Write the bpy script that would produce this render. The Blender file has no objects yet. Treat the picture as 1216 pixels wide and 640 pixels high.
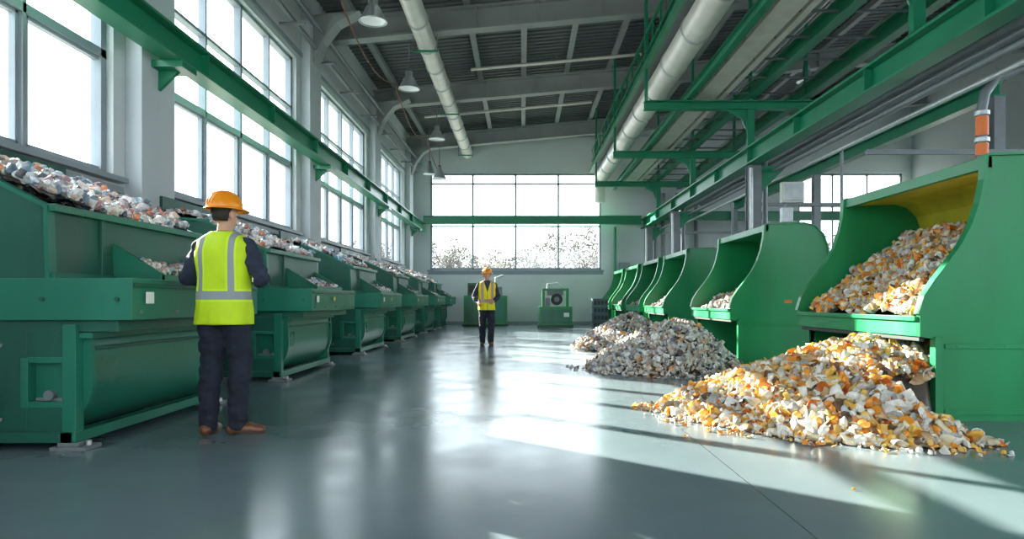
import bpy, bmesh, math, random
import numpy as np
from mathutils import Vector, Matrix, noise
random.seed(7); rng=np.random.default_rng(7)
scene=bpy.context.scene
COL=scene.collection
scene.view_settings.view_transform='Standard'
scene.view_settings.look='None'
scene.view_settings.exposure=0.08

# ------------------------------------------------------------------ materials
def mat(name,color,rough=0.5,metal=0.0,var=0.0,vscale=3.0,bump=0.0,bscale=40.0,rvar=0.0,coat=0.0,streak=False):
    m=bpy.data.materials.new(name); m.use_nodes=True
    nt=m.node_tree; N=nt.nodes; L=nt.links
    p=N['Principled BSDF']
    p.inputs['Base Color'].default_value=(*color,1)
    p.inputs['Roughness'].default_value=rough
    p.inputs['Metallic'].default_value=metal
    if coat: p.inputs['Coat Weight'].default_value=coat
    tc=N.new('ShaderNodeTexCoord')
    src=tc.outputs['Object']
    if var>0 or rvar>0:
        mp=N.new('ShaderNodeMapping'); L.new(src,mp.inputs[0])
        if streak: mp.inputs['Scale'].default_value=(1,1,0.25)
        n=N.new('ShaderNodeTexNoise'); n.inputs['Scale'].default_value=vscale; n.inputs['Detail'].default_value=8
        L.new(mp.outputs[0],n.inputs['Vector'])
        if var>0:
            r=N.new('ShaderNodeValToRGB')
            r.color_ramp.elements[0].position=0.3; r.color_ramp.elements[1].position=0.7
            r.color_ramp.elements[0].color=tuple(max(0,c*(1-var)) for c in color)+(1,)
            r.color_ramp.elements[1].color=tuple(min(1,c*(1+var)) for c in color)+(1,)
            L.new(n.outputs['Fac'],r.inputs[0]); L.new(r.outputs[0],p.inputs['Base Color'])
        if rvar>0:
            mr=N.new('ShaderNodeMapRange'); mr.inputs[1].default_value=0.3; mr.inputs[2].default_value=0.7
            mr.inputs[3].default_value=max(0.02,rough-rvar); mr.inputs[4].default_value=min(1,rough+rvar)
            L.new(n.outputs['Fac'],mr.inputs[0]); L.new(mr.outputs[0],p.inputs['Roughness'])
    if bump>0:
        n2=N.new('ShaderNodeTexNoise'); n2.inputs['Scale'].default_value=bscale; n2.inputs['Detail'].default_value=4
        L.new(src,n2.inputs['Vector'])
        b=N.new('ShaderNodeBump'); b.inputs['Strength'].default_value=bump; b.inputs['Distance'].default_value=0.02
        L.new(n2.outputs['Fac'],b.inputs['Height']); L.new(b.outputs[0],p.inputs['Normal'])
    return m

M={}
M['green']=mat('green_paint',(0.006,0.205,0.070),0.36,0,0.16,2.2,0.04,30,0.08,streak=True)
M['teal']=mat('teal_green_paint',(0.009,0.145,0.092),0.36,0,0.18,2.0,0.05,25,0.08,streak=True)
M['teald']=mat('dark_teal_paint',(0.007,0.082,0.055),0.42,0,0.25,2.5,0.05,25,0.08,streak=True)
M['barrel']=mat('barrel_paint',(0.016,0.150,0.098),0.34,0,0.2,1.8,0.05,20,0.08)
M['beamgreen']=mat('beam_green_paint',(0.007,0.205,0.105),0.36,0,0.12,1.5)
M['yellow']=mat('yellow_liner',(0.50,0.46,0.03),0.5,0,0.25,3.0)
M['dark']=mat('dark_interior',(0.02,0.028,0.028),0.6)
M['steel']=mat('galvanised_steel',(0.50,0.53,0.54),0.38,0.45,0.15,6)
M['duct']=mat('duct_metal',(0.76,0.75,0.70),0.36,0.25,0.08,3)
M['pipe']=mat('grey_pipe',(0.18,0.20,0.215),0.45,0.2,0.1,5)
M['cream']=mat('cream_tray',(0.60,0.60,0.54),0.5,0.0,0.1,4)
M['frame']=mat('window_frame_paint',(0.25,0.29,0.33),0.45,0.0,0.08,2)
M['wall']=mat('wall_paint',(0.57,0.61,0.63),0.75,0,0.05,0.8,0.06,60)
M['pillar']=mat('pillar_paint',(0.50,0.54,0.58),0.6,0,0.06,1.0,0.05,50)
M['rafter']=mat('rafter_paint',(0.26,0.285,0.29),0.55,0,0.1,1.5)
M['roof']=mat('roof_deck',(0.12,0.135,0.145),0.6,0,0.12,1.0)
M['white']=mat('white_label',(0.8,0.8,0.78),0.5)
M['orange']=mat('orange_paint',(0.75,0.16,0.02),0.45)
M['red']=mat('rusty_cable',(0.20,0.07,0.05),0.6)
M['black']=mat('black_rubber',(0.015,0.016,0.018),0.5)
M['bluegrey']=mat('blue_grey_plastic',(0.06,0.09,0.13),0.5)
M['lampshade']=mat('lamp_aluminium',(0.45,0.50,0.53),0.3,0.6)
M['ground']=mat('outdoor_ground',(0.20,0.20,0.18),0.9,0,0.2,0.5)
M['bark']=mat('pale_bark',(0.11,0.10,0.09),0.9)

def glass_mat():
    m=bpy.data.materials.new('window_glass'); m.use_nodes=True
    nt=m.node_tree; N=nt.nodes; L=nt.links
    N.remove(N['Principled BSDF']); out=N['Material Output']
    t=N.new('ShaderNodeBsdfTransparent'); t.inputs[0].default_value=(0.95,0.99,1.0,1)
    g=N.new('ShaderNodeBsdfGlossy'); g.inputs['Roughness'].default_value=0.03
    mx=N.new('ShaderNodeMixShader'); mx.inputs[0].default_value=0.05
    L.new(t.outputs[0],mx.inputs[1]); L.new(g.outputs[0],mx.inputs[2]); L.new(mx.outputs[0],out.inputs[0])
    return m
M['glass']=glass_mat()

def bulb_mat():
    m=bpy.data.materials.new('lamp_lens'); m.use_nodes=True
    p=m.node_tree.nodes['Principled BSDF']; p.inputs['Base Color'].default_value=(0.75,0.8,0.82,1); p.inputs['Roughness'].default_value=0.2
    p.inputs['Emission Color'].default_value=(0.9,0.96,1,1); p.inputs['Emission Strength'].default_value=0.15
    return m
M['lens']=bulb_mat()

def chunk_mat():
    m=bpy.data.materials.new('plastic_scrap'); m.use_nodes=True
    nt=m.node_tree; N=nt.nodes; L=nt.links; p=N['Principled BSDF']
    a=N.new('ShaderNodeAttribute'); a.attribute_name='col'
    n=N.new('ShaderNodeTexNoise'); n.inputs['Scale'].default_value=25
    tc=N.new('ShaderNodeTexCoord'); L.new(tc.outputs['Object'],n.inputs['Vector'])
    mr=N.new('ShaderNodeMapRange'); mr.inputs[3].default_value=0.65; mr.inputs[4].default_value=1.1
    L.new(n.outputs['Fac'],mr.inputs[0])
    mx=N.new('ShaderNodeVectorMath'); mx.operation='SCALE'
    L.new(a.outputs['Color'],mx.inputs[0]); L.new(mr.outputs[0],mx.inputs['Scale'])
    L.new(mx.outputs[0],p.inputs['Base Color']); p.inputs['Roughness'].default_value=0.38
    return m
M['scrap']=chunk_mat()
def leaf_mat():
    m=bpy.data.materials.new('shrub_foliage'); m.use_nodes=True
    nt=m.node_tree; p=nt.nodes['Principled BSDF']; a=nt.nodes.new('ShaderNodeAttribute'); a.attribute_name='col'
    nt.links.new(a.outputs['Color'],p.inputs['Base Color']); p.inputs['Roughness'].default_value=1.0; p.inputs['Specular IOR Level'].default_value=0.0
    return m
M['leaf']=leaf_mat()

def floor_mat():
    m=bpy.data.materials.new('polished_epoxy_floor'); m.use_nodes=True
    nt=m.node_tree; N=nt.nodes; L=nt.links; p=N['Principled BSDF']
    tc=N.new('ShaderNodeTexCoord')
    n=N.new('ShaderNodeTexNoise'); n.inputs['Scale'].default_value=0.7; n.inputs['Detail'].default_value=10; n.inputs['Roughness'].default_value=0.6
    L.new(tc.outputs['Object'],n.inputs['Vector'])
    r=N.new('ShaderNodeValToRGB'); e=r.color_ramp.elements
    e[0].position=0.3; e[0].color=(0.115,0.155,0.180,1); e[1].position=0.7; e[1].color=(0.150,0.196,0.222,1)
    L.new(n.outputs['Fac'],r.inputs[0])
    n3=N.new('ShaderNodeTexNoise'); n3.inputs['Scale'].default_value=1.6; n3.inputs['Detail'].default_value=2
    L.new(tc.outputs['Object'],n3.inputs['Vector'])
    sx=N.new('ShaderNodeSeparateXYZ'); L.new(tc.outputs['Object'],sx.inputs[0])
    def joint(sock,off,per):
        a=N.new('ShaderNodeMath'); a.operation='ADD'; a.inputs[1].default_value=-off+per*50+per/2; L.new(sock,a.inputs[0])
        b=N.new('ShaderNodeMath'); b.operation='MODULO'; b.inputs[1].default_value=per; L.new(a.outputs[0],b.inputs[0])
        c=N.new('ShaderNodeMath'); c.operation='SUBTRACT'; c.inputs[1].default_value=per/2; L.new(b.outputs[0],c.inputs[0])
        d=N.new('ShaderNodeMath'); d.operation='ABSOLUTE'; L.new(c.outputs[0],d.inputs[0])
        f=N.new('ShaderNodeMath'); f.operation='LESS_THAN'; f.inputs[1].default_value=0.0035; L.new(d.outputs[0],f.inputs[0])
        return f.outputs[0]
    jx=joint(sx.outputs['X'],1.24,7.0)
    mj=N.new('ShaderNodeMix'); mj.data_type='RGBA'
    L.new(jx,mj.inputs[0]); L.new(r.outputs[0],mj.inputs[6]); mj.inputs[7].default_value=(0.045,0.055,0.06,1)
    L.new(mj.outputs[2],p.inputs['Base Color'])
    mr=N.new('ShaderNodeMapRange'); mr.inputs[1].default_value=0.3; mr.inputs[2].default_value=0.7; mr.inputs[3].default_value=0.16; mr.inputs[4].default_value=0.27
    L.new(n3.outputs['Fac'],mr.inputs[0]); L.new(mr.outputs[0],p.inputs['Roughness'])
    b=N.new('ShaderNodeBump'); b.inputs['Strength'].default_value=0.03; b.inputs['Distance'].default_value=0.01
    n2=N.new('ShaderNodeTexNoise'); n2.inputs['Scale'].default_value=2.5; n2.inputs['Detail'].default_value=1
    L.new(tc.outputs['Object'],n2.inputs['Vector']); L.new(n2.outputs['Fac'],b.inputs['Height']); L.new(b.outputs[0],p.inputs['Normal'])
    p.inputs['Specular IOR Level'].default_value=0.55
    return m
M['floor']=floor_mat()

# ------------------------------------------------------------------ builder
def empty(name,loc=(0,0,0)):
    e=bpy.data.objects.new(name,None); e.location=loc; e.empty_display_size=0.2; COL.objects.link(e); return e

class B:
    def __init__(s): s.v=[];s.f=[];s.m=[];s.s=[];s.mats=[]
    def mi(s,k):
        if k not in s.mats: s.mats.append(k)
        return s.mats.index(k)
    def add(s,vs,fs,mat,smooth=False):
        o=len(s.v); s.v+= [tuple(v) for v in vs]; i=s.mi(mat)
        for f in fs: s.f.append([a+o for a in f]); s.m.append(i); s.s.append(smooth)
    def box(s,x0,x1,y0,y1,z0,z1,mat):
        vs=[(x0,y0,z0),(x1,y0,z0),(x1,y1,z0),(x0,y1,z0),(x0,y0,z1),(x1,y0,z1),(x1,y1,z1),(x0,y1,z1)]
        s.add(vs,[(0,3,2,1),(4,5,6,7),(0,1,5,4),(1,2,6,5),(2,3,7,6),(3,0,4,7)],mat)
    def prism(s,poly,axis,a0,a1,mat,smooth=False):
        def P(p,a):
            if axis=='y': return (p[0],a,p[1])
            if axis=='x': return (a,p[0],p[1])
            return (p[0],p[1],a)
        n=len(poly); vs=[P(p,a0) for p in poly]+[P(p,a1) for p in poly]
        s.add(vs,[list(range(n)),list(range(2*n-1,n-1,-1))],mat,False)
        s.add(vs,[(i,(i+1)%n,(i+1)%n+n,i+n) for i in range(n)],mat,smooth)
    def strip(s,pts,axis,a0,a1,th,mat,smooth=True):
        n=len(pts); off=[]
        for i in range(n):
            a=Vector(pts[max(0,i-1)]); b=Vector(pts[min(n-1,i+1)]); t=(b-a).normalized()
            off.append((pts[i][0]-t[1]*th,pts[i][1]+t[0]*th))
        s.prism(list(pts)+off[::-1],axis,a0,a1,mat,False)
    def ring(s,c,u,w,ru,rw,n): return [c+u*(ru*math.cos(2*math.pi*i/n))+w*(rw*math.sin(2*math.pi*i/n)) for i in range(n)]
    def rings(s,R,mat,smooth=True,cap=True):
        n=len(R[0]); vs=[v for r in R for v in r]; fs=[]
        for k in range(len(R)-1):
            for i in range(n):
                j=(i+1)%n; fs.append((k*n+i,k*n+j,(k+1)*n+j,(k+1)*n+i))
        s.add(vs,fs,mat,smooth)
        if cap:
            s.add(R[0],[list(range(n))[::-1]],mat,False); s.add(R[-1],[list(range(n))],mat,False)
    def tube(s,pts,r,mat,n=10,smooth=True,cap=True):
        pts=[Vector(p) for p in pts]; R=[]
        rs=r if isinstance(r,(list,tuple)) else [r]*len(pts)
        prev=None
        for i,p in enumerate(pts):
            t=(pts[min(i+1,len(pts)-1)]-pts[max(i-1,0)]).normalized()
            if prev is None:
                a=Vector((0,0,1)) if abs(t.z)<0.9 else Vector((1,0,0)); u=t.cross(a).normalized()
            else:
                u=(prev-t*prev.dot(t)).normalized()
            prev=u; w=t.cross(u)
            R.append(s.ring(p,u,w,rs[i],rs[i],n))
        s.rings(R,mat,smooth,cap)
    def capsule(s,p0,p1,r0,r1,mat,n=14,m=5):
        p0=Vector(p0);p1=Vector(p1); t=(p1-p0); l=t.length; t=t.normalized() if l>1e-6 else Vector((0,0,1))
        a=Vector((0,0,1)) if abs(t.z)<0.9 else Vector((1,0,0)); u=t.cross(a).normalized(); w=t.cross(u); R=[]
        for k in range(m+1):
            an=-math.pi/2+ (math.pi/2)*k/m
            R.append(s.ring(p0+t*(r0*math.sin(an)),u,w,max(r0*math.cos(an),1e-4),max(r0*math.cos(an),1e-4),n))
        for k in range(m+1):
            an=(math.pi/2)*k/m
            R.append(s.ring(p1+t*(r1*math.sin(an)),u,w,max(r1*math.cos(an),1e-4),max(r1*math.cos(an),1e-4),n))
        s.rings(R,mat)
    def chain(s,pts,rs,mat):
        for i in range(len(pts)-1): s.capsule(pts[i],pts[i+1],rs[i],rs[i+1],mat)
    def ellipsoid(s,c,r,mat,n=20,m=12):
        c=Vector(c); R=[]
        for k in range(m+1):
            an=-math.pi/2+math.pi*k/m; q=max(math.cos(an),1e-3)
            R.append([c+Vector((r[0]*q*math.cos(2*math.pi*i/n),r[1]*q*math.sin(2*math.pi*i/n),r[2]*math.sin(an))) for i in range(n)])
        s.rings(R,mat)
    def lathe(s,prof,c,mat,n=24,smooth=True,sx=1,sy=1):
        c=Vector(c); R=[[c+Vector((max(r,1e-4)*sx*math.cos(2*math.pi*i/n),max(r,1e-4)*sy*math.sin(2*math.pi*i/n),z)) for i in range(n)] for r,z in prof]
        s.rings(R,mat,smooth,False)
    def torso(s,L,mat,n=32,e=2.4,cap=True):
        R=[]
        for z,cx,cy,rx,ry in L:
            r=[]
            for i in range(n):
                a=2*math.pi*i/n; ca,sa=math.cos(a),math.sin(a)
                r.append(Vector((cx+rx*math.copysign(abs(ca)**(2/e),ca),cy+ry*math.copysign(abs(sa)**(2/e),sa),z)))
            R.append(r)
        s.rings(R,mat,True,cap)
    def ibeam(s,axis,a0,a1,c0,z0,w,h,mat,tf=0.03,tw=0.03):
        def bx(p0,p1,q0,q1):
            if axis=='y': s.box(p0,p1,a0,a1,q0,q1,mat)
            else: s.box(a0,a1,p0,p1,q0,q1,mat)
        bx(c0-w/2,c0+w/2,z0,z0+tf); bx(c0-w/2,c0+w/2,z0+h-tf,z0+h); bx(c0-tw/2,c0+tw/2,z0+tf,z0+h-tf)
    def mesh(s,name):
        me=bpy.data.meshes.new(name); me.from_pydata(s.v,[],s.f)
        for k in s.mats: me.materials.append(M[k] if isinstance(k,str) else k)
        me.polygons.foreach_set('material_index',s.m); me.polygons.foreach_set('use_smooth',s.s)
        bm=bmesh.new(); bm.from_mesh(me); bmesh.ops.recalc_face_normals(bm,faces=bm.faces); bm.to_mesh(me); bm.free()
        return me
    def obj(s,name,parent=None,bevel=0.0,loc=(0,0,0)):
        o=bpy.data.objects.new(name,s.mesh(name)); COL.objects.link(o); o.location=loc
        if parent: o.parent=parent
        if bevel>0:
            bv=o.modifiers.new('bevel','BEVEL'); bv.width=bevel; bv.segments=2; bv.limit_method='ANGLE'; bv.angle_limit=math.radians(40)
        return o

def remesh(o,vox,smooth=6,fac=0.5,disp=0.0,dfreq=10,seed=0):
    md=o.modifiers.new('r','REMESH'); md.mode='VOXEL'; md.voxel_size=vox; md.use_smooth_shade=True
    sm=o.modifiers.new('s','SMOOTH'); sm.factor=fac; sm.iterations=smooth
    dg=bpy.context.evaluated_depsgraph_get(); ev=o.evaluated_get(dg)
    me=bpy.data.meshes.new_from_object(ev); mats=[m for m in o.data.materials]
    o.modifiers.clear(); o.data=me
    me.materials.clear()
    for m in mats: me.materials.append(m)
    if disp>0:
        nr=[v.normal.copy() for v in me.vertices]
        for v,nn in zip(me.vertices,nr):
            q=Vector((v.co.x*dfreq,v.co.y*dfreq,v.co.z*dfreq*1.7+seed))
            v.co+=nn*(noise.noise(q)*disp+noise.noise(q*2.3)*disp*0.4)
    me.polygons.foreach_set('use_smooth',[True]*len(me.polygons))
    return o

# ------------------------------------------------------------------ scrap chunks
def ico(sub):
    bm=bmesh.new(); bmesh.ops.create_icosphere(bm,subdivisions=sub,radius=1)
    v=np.array([x.co[:] for x in bm.verts]); f=[[a.index for a in q.verts] for q in bm.faces]; bm.free(); return v,f
TPL=[]
for k in range(3):
    v,f=ico(1); v=v*(1+rng.uniform(-.35,.35,(len(v),1))); TPL.append((v*np.array([1,.75,.5]),f,False))
for k in range(4):
    v,f=ico(2); v=v*(1+rng.uniform(-.25,.2,(len(v),1))); v=v+.2*np.sin(v[:,[1,2,0]]*3+k); TPL.append((v*np.array([1,.8,.6]),f,False))
for k in range(2):
    v,f=ico(2); v=v*(1+rng.uniform(-.1,.1,(len(v),1))); v=v+.2*np.sin(v[:,[1,2,0]]*3+k); TPL.append((v*np.array([1,.85,.7]),f,True))
LEAF=[]
for k in range(4):
    g=4; v=[];f=[]
    for i in range(g):
        for j in range(g):
            x=i/(g-1)*2-1; y=j/(g-1)*2-1
            v.append((x+rng.uniform(-.15,.15),y*0.8+rng.uniform(-.15,.15),0.5*math.sin(2*x+k)+rng.uniform(-.2,.2)+0.4*y*y))
    for i in range(g-1):
        for j in range(g-1): f.append([i*g+j,(i+1)*g+j,(i+1)*g+j+1,i*g+j+1])
    TPL.append((np.array(v)*.95,f,False))
LEAF=[(np.array([(-1,-.12,0),(1,-.12,.2),(1,.12,.1),(-1,.12,-.1)]),[[0,1,2,3]],False),(np.array([(-.6,-.5,0),(.7,-.4,.2),(.5,.6,-.1),(-.5,.4,.2)]),[[0,1,2,3]],False)]
def lathe_tpl(prof,n=10,bend=0):
    v=[];f=[]
    for r,z in prof:
        for i in range(n): v.append((r*math.cos(6.283*i/n)+bend*z*z,r*math.sin(6.283*i/n),z))
    for q in range(len(prof)-1):
        for i in range(n): f.append([q*n+i,q*n+(i+1)%n,(q+1)*n+(i+1)%n,(q+1)*n+i])
    f.append(list(range(n))[::-1]); f.append([(len(prof)-1)*n+i for i in range(n)])
    return np.array(v),f
for pr,bd,sm in (([(.55,-.4),(.7,.5),(.6,.5),(.48,-.3)],0,False),([(.75,-.25),(.75,.3),(.65,.3),(.62,-.15)],0,False),([(.5,-1.1),(.55,-1.0),(.45,-.3),(.55,.2),(.5,.6),(.2,1.0),(.2,1.2)],.12,True),([(.5,-.9),(.56,-.8),(.56,.8),(.5,.9)],.1,True)):
    v,f=lathe_tpl(pr,10,bd); TPL.append((v,f,sm))
v=np.array([(-1,-1,-1),(1,-1,-1),(1,1,-1),(-1,1,-1),(-1,-1,1),(1,-1,1),(1,1,1),(-1,1,1)],float)*np.array([.8,.55,.3]); v+=rng.uniform(-.15,.15,v.shape)
TPL.append((v,[(0,3,2,1),(4,5,6,7),(0,1,5,4),(1,2,6,5),(2,3,7,6),(3,0,4,7)],False))

PAL_O=[((.76,.73,.68),.27),((.72,.62,.44),.15),((.82,.29,.025),.16),((.86,.50,.10),.14),((.54,.34,.17),.11),((.40,.40,.38),.04),((.15,.085,.05),.07),((.62,.13,.015),.03),((.64,.67,.70),.03)]
PAL_G=[((.80,.80,.79),.36),((.55,.55,.56),.14),((.42,.32,.28),.13),((.68,.57,.45),.13),((.28,.31,.38),.07),((.14,.12,.12),.06),((.74,.38,.13),.07),((.40,.28,.31),.04)]
PAL_L=[((.84,.84,.88),.38),((.52,.55,.62),.12),((.50,.30,.34),.10),((.68,.55,.44),.12),((.17,.26,.34),.08),((.12,.12,.13),.06),((.75,.28,.15),.08),((.28,.50,.66),.06)]
PAL_H=[((.20,.165,.135),.4),((.17,.145,.12),.3),((.185,.19,.15),.3)]

def chunks(name,pts,sizes,pal,parent=None,extra=None,tpl=None,floor=0.004,m_='scrap'):
    T=tpl or TPL
    pts=np.asarray(pts); n=len(pts); kind=rng.integers(0,len(T),n)
    cols=np.array([p[0] for p in pal]); w=np.array([p[1] for p in pal]); w/=w.sum()
    ci=rng.choice(len(pal),n,p=w)
    VV=[];FF=[];CC=[];SM=[]; off=0
    for k,(tv,tf,sm) in enumerate(T):
        idx=np.where(kind==k)[0]; m=len(idx)
        if m==0: continue
        q=rng.normal(size=(m,4)); q/=np.linalg.norm(q,axis=1,keepdims=True)
        a,b,c,d=q.T
        R=np.stack([1-2*(c*c+d*d),2*(b*c-a*d),2*(b*d+a*c),2*(b*c+a*d),1-2*(b*b+d*d),2*(c*d-a*b),2*(b*d-a*c),2*(c*d+a*b),1-2*(b*b+c*c)],1).reshape(m,3,3)
        S=sizes[idx][:,None]*rng.uniform(.7,1.3,(m,3))
        V=np.einsum('mij,mkj->mki',R,tv[None]*S[:,None,:])+pts[idx][:,None,:]
        V[:,:,2]=np.maximum(V[:,:,2],floor)
        C=cols[ci[idx]]*rng.uniform(.75,1.1,(m,1)); C=np.clip(C,0,.9)
        VV.append(V.reshape(-1,3)); CC.append(np.repeat(C,len(tv),axis=0))
        tl=len(tv)
        for i in range(m):
            o=off+i*tl
            for f in tf: FF.append([x+o for x in f])
        SM+= [sm]*(m*len(tf)); off+=m*tl
    V=np.concatenate(VV); C=np.concatenate(CC)
    if extra is not None:
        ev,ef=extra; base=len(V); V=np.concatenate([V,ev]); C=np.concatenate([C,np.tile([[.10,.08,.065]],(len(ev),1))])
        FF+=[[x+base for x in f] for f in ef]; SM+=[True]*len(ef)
    me=bpy.data.meshes.new(name); me.from_pydata(V.tolist(),[],FF)
    at=me.color_attributes.new('col','FLOAT_COLOR','POINT')
    at.data.foreach_set('color',np.concatenate([C,np.ones((len(C),1))],1).ravel())
    me.polygons.foreach_set('use_smooth',SM)
    me.materials.append(M[m_])
    o=bpy.data.objects.new(name,me); COL.objects.link(o)
    if parent: o.parent=parent
    return o

def heap(name,h,x0,x1,y0,y1,n,smin,smax,pal,parent=None,g=40,pw=2.2):
    P=[];S=[]
    while len(P)<n:
        x=rng.uniform(x0,x1); y=rng.uniform(y0,y1); z=h(x,y)
        if z is None or z<=0.0: continue
        s=smin+(smax-smin)*rng.random()**pw
        P.append((x,y,z+s*rng.uniform(-.3,.8))); S.append(s)
    ev=[];ef=[]
    for i in range(g+1):
        for j in range(g+1):
            x=x0+(x1-x0)*i/g; y=y0+(y1-y0)*j/g; z=h(x,y)
            ev.append((x,y,(z-0.03) if z and z>0 else -0.02))
    for i in range(g):
        for j in range(g):
            q=[i*(g+1)+j,(i+1)*(g+1)+j,(i+1)*(g+1)+j+1,i*(g+1)+j+1]
            if max(ev[a][2] for a in q)>-0.019:
                ef.append(q)
    ev=np.array(ev); ev[:,2]=np.maximum(ev[:,2],0.002)
    return chunks(name,P,np.array(S),pal,parent,(ev,ef))

def nz(x,y,f=2.0,s=0.0): return noise.noise(Vector((x*f,y*f,s)))

# ------------------------------------------------------------------ room shell
YB=28.9; YF=-4.0; XL=-4.7; XR=16.5
def roofz(x): return 7.9+0.09*(x+4.7)
b=B(); b.box(XL-.3,XR+.3,YF-.3,YB+.3,-0.2,0,'floor'); b.obj('floor')
b=B(); b.box(-80,100,-60,120,-0.5,-0.25,'ground'); b.obj('ground_outside')

WINS=[(-3.4,1.2),(2.7,7.85),(9.05,14.2),(15.6,20.6),(22.1,26.6)]
ZB,ZT=2.42,6.05
b=B()
b.box(XL-.3,XL,YF-.3,YB+.3,0,ZB,'wall'); b.box(XL-.3,XL,YF-.3,YB+.3,ZT,7.95,'wall')
ys=[YF-.3]+[v for w in WINS for v in w]+[YB+.3]
for i in range(0,len(ys),2): b.box(XL-.3,XL,ys[i],ys[i+1],ZB,ZT,'wall')
b.obj('wall_left')
def left_window(i,y0,y1):
    b=B(); x0,x1=XL-.2,XL-.08
    f=.07
    b.box(x0,x1,y0,y0+f*1.4,ZB,ZT,'frame'); b.box(x0,x1,y1-f*1.4,y1,ZB,ZT,'frame')
    b.box(x0,x1,y0,y1,ZB,ZB+f,'frame'); b.box(x0,x1,y0,y1,ZT-f,ZT,'frame')
    for k in range(1,4):
        y=y0+(y1-y0)*k/4; w=.05 if k!=2 else .075
        b.box(x0,x1,y-w/2,y+w/2,ZB,ZT,'frame')
    for z,w in ((3.82,.10),(5.0,.05)): b.box(x0,x1,y0,y1,z-w/2,z+w/2,'frame')
    for k in range(4):
        ya=y0+(y1-y0)*k/4+.05; yb=y0+(y1-y0)*(k+1)/4-.05
        for (p,q,r,s_) in ((ya,ya+.035,ZB+f,3.77),(yb-.035,yb,ZB+f,3.77),(ya,yb,ZB+f,ZB+f+.035),(ya,yb,3.735,3.77)):
            b.box(x0+.02,x1-.03,p,q,r,s_,'frame')
    b.box(x0+.05,x0+.056,y0+.05,y1-.05,ZB+.03,ZT-.03,'glass')
    b.box(XL-.08,XL+.12,y0-.1,y1+.1,ZB-.06,ZB,'frame')
    b.box(XL-.0,XL+.07,y0-.1,y1+.1,ZB-.18,ZB-.10,'frame')
    b.obj('window_%d'%i,bevel=.006)
for i,(a,c) in enumerate(WINS): left_window(i+1,a,c)
b=B()
b.box(XL,XL+.05,YF,YB,1.95,2.05,'frame'); b.box(XL,XL+.04,YF,YB,ZT+.12,ZT+.2,'frame')
b.obj('trim_1')
PIL=[(1.5,2.3),(8.08,8.85),(14.5,15.3),(20.95,21.75),(27.4,28.2)]
for y0,y1 in PIL:
    b=B(); b.box(XL,XL+.2,y0,y1,0,7.2,'pillar'); b.box(XL,XL+.26,y0-.05,y1+.05,0,.25,'pillar')
    b.prism([(XL+.2,6.1),(XL+.2,7.15),(XL+1.2,7.25),(XL+.7,7.0),(XL+.4,6.6)],'y',y0+.2,y1-.2,'rafter')
    b.obj('wall_column',bevel=.01)

bw=[(-3.9,3.35,2.3,6.4),(11.7,16.1,3.0,6.4)]
b=B(); y0,y1=YB,YB+.3
b.box(XL,bw[0][0],y0,y1,0,8.0,'wall')
b.box(bw[0][0],bw[0][1],y0,y1,0,2.3,'wall'); b.box(bw[0][0],bw[0][1],y0,y1,6.4,8.0,'wall')
b.box(bw[0][1],bw[1][0],y0,y1,0,8.0,'wall'); b.box(bw[1][0],bw[1][1],y0,y1,0,3.0,'wall'); b.box(bw[1][0],bw[1][1],y0,y1,6.4,8.0,'wall')
b.box(bw[1][1],XR,y0,y1,0,8.0,'wall')
b.prism([(XL,7.99),(XR,7.99),(XR,roofz(XR)),(XL,roofz(XL))],'y',y0,y1,'wall')
b.obj('wall_back')
def back_window(i,x0,x1,z0,z1,cols,rows):
    b=B(); ya,yb=YB+.06,YB+.16; f=.09
    b.box(x0,x0+f,ya,yb,z0,z1,'frame'); b.box(x1-f,x1,ya,yb,z0,z1,'frame'); b.box(x0,x1,ya,yb,z0,z0+f,'frame'); b.box(x0,x1,ya,yb,z1-f,z1,'frame')
    for k in range(1,cols):
        x=x0+(x1-x0)*k/cols; b.box(x-.04,x+.04,ya,yb,z0,z1,'frame')
    for z in rows: b.box(x0,x1,ya,yb,z-.03,z+.03,'frame')
    b.box(x0,x1,ya+.05,ya+.056,z0,z1,'glass')
    b.box(x0-.1,x1+.1,YB-.14,YB+.06,z0-.08,z0,'frame'); b.box(x0-.08,x1+.08,YB-.03,YB,z0-.2,z0-.08,'frame')
    b.obj('window_%d'%i,bevel=.006)
back_window(6,*bw[0],4,[5.95,4.15]); back_window(7,*bw[1],3,[5.0])
RW=[(-3,3),(4,10),(11,18)]; rz0,rz1=2.4,7.2  # out-of-view window row, added to let more light into the room
b=B(); b.box(XR,XR+.3,YF-.3,YB+.3,0,rz0,'wall'); b.box(XR,XR+.3,YF-.3,YB+.3,rz1,roofz(XR)+.1,'wall')
ys=[YF-.3]+[v for w in RW for v in w]+[YB+.3]
for i in range(0,len(ys),2): b.box(XR,XR+.3,ys[i],ys[i+1],rz0,rz1,'wall')
b.obj('wall_right')
for i,(a,c) in enumerate(RW):
    b=B()
    for k in range(5):
        y=a+(c-a)*k/4; b.box(XR+.1,XR+.2,max(a,y-.05),min(c,y+.05),rz0,rz1,'frame')
    for z in (rz0+.05,4.2,rz1-.05): b.box(XR+.1,XR+.2,a,c,z-.05,z+.05,'frame')
    b.box(XR+.14,XR+.146,a,c,rz0,rz1,'glass'); b.obj('window_%d'%(i+9))
b=B(); y0,y1=YF-.3,YF
b.box(XL,-.6,y0,y1,0,8,'wall'); b.box(-.6,11,y0,y1,0,1.2,'wall'); b.box(-.6,11,y0,y1,5.6,8,'wall'); b.box(11,XR,y0,y1,0,8,'wall')
b.prism([(XL,7.99),(XR,7.99),(XR,roofz(XR)),(XL,roofz(XL))],'y',y0,y1,'wall'); b.obj('wall_front')
b=B()
for k in range(7):
    x=-.6+11.6*k/6; b.box(x-.05,x+.05,YF-.2,YF-.08,1.2,5.6,'frame')
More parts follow.
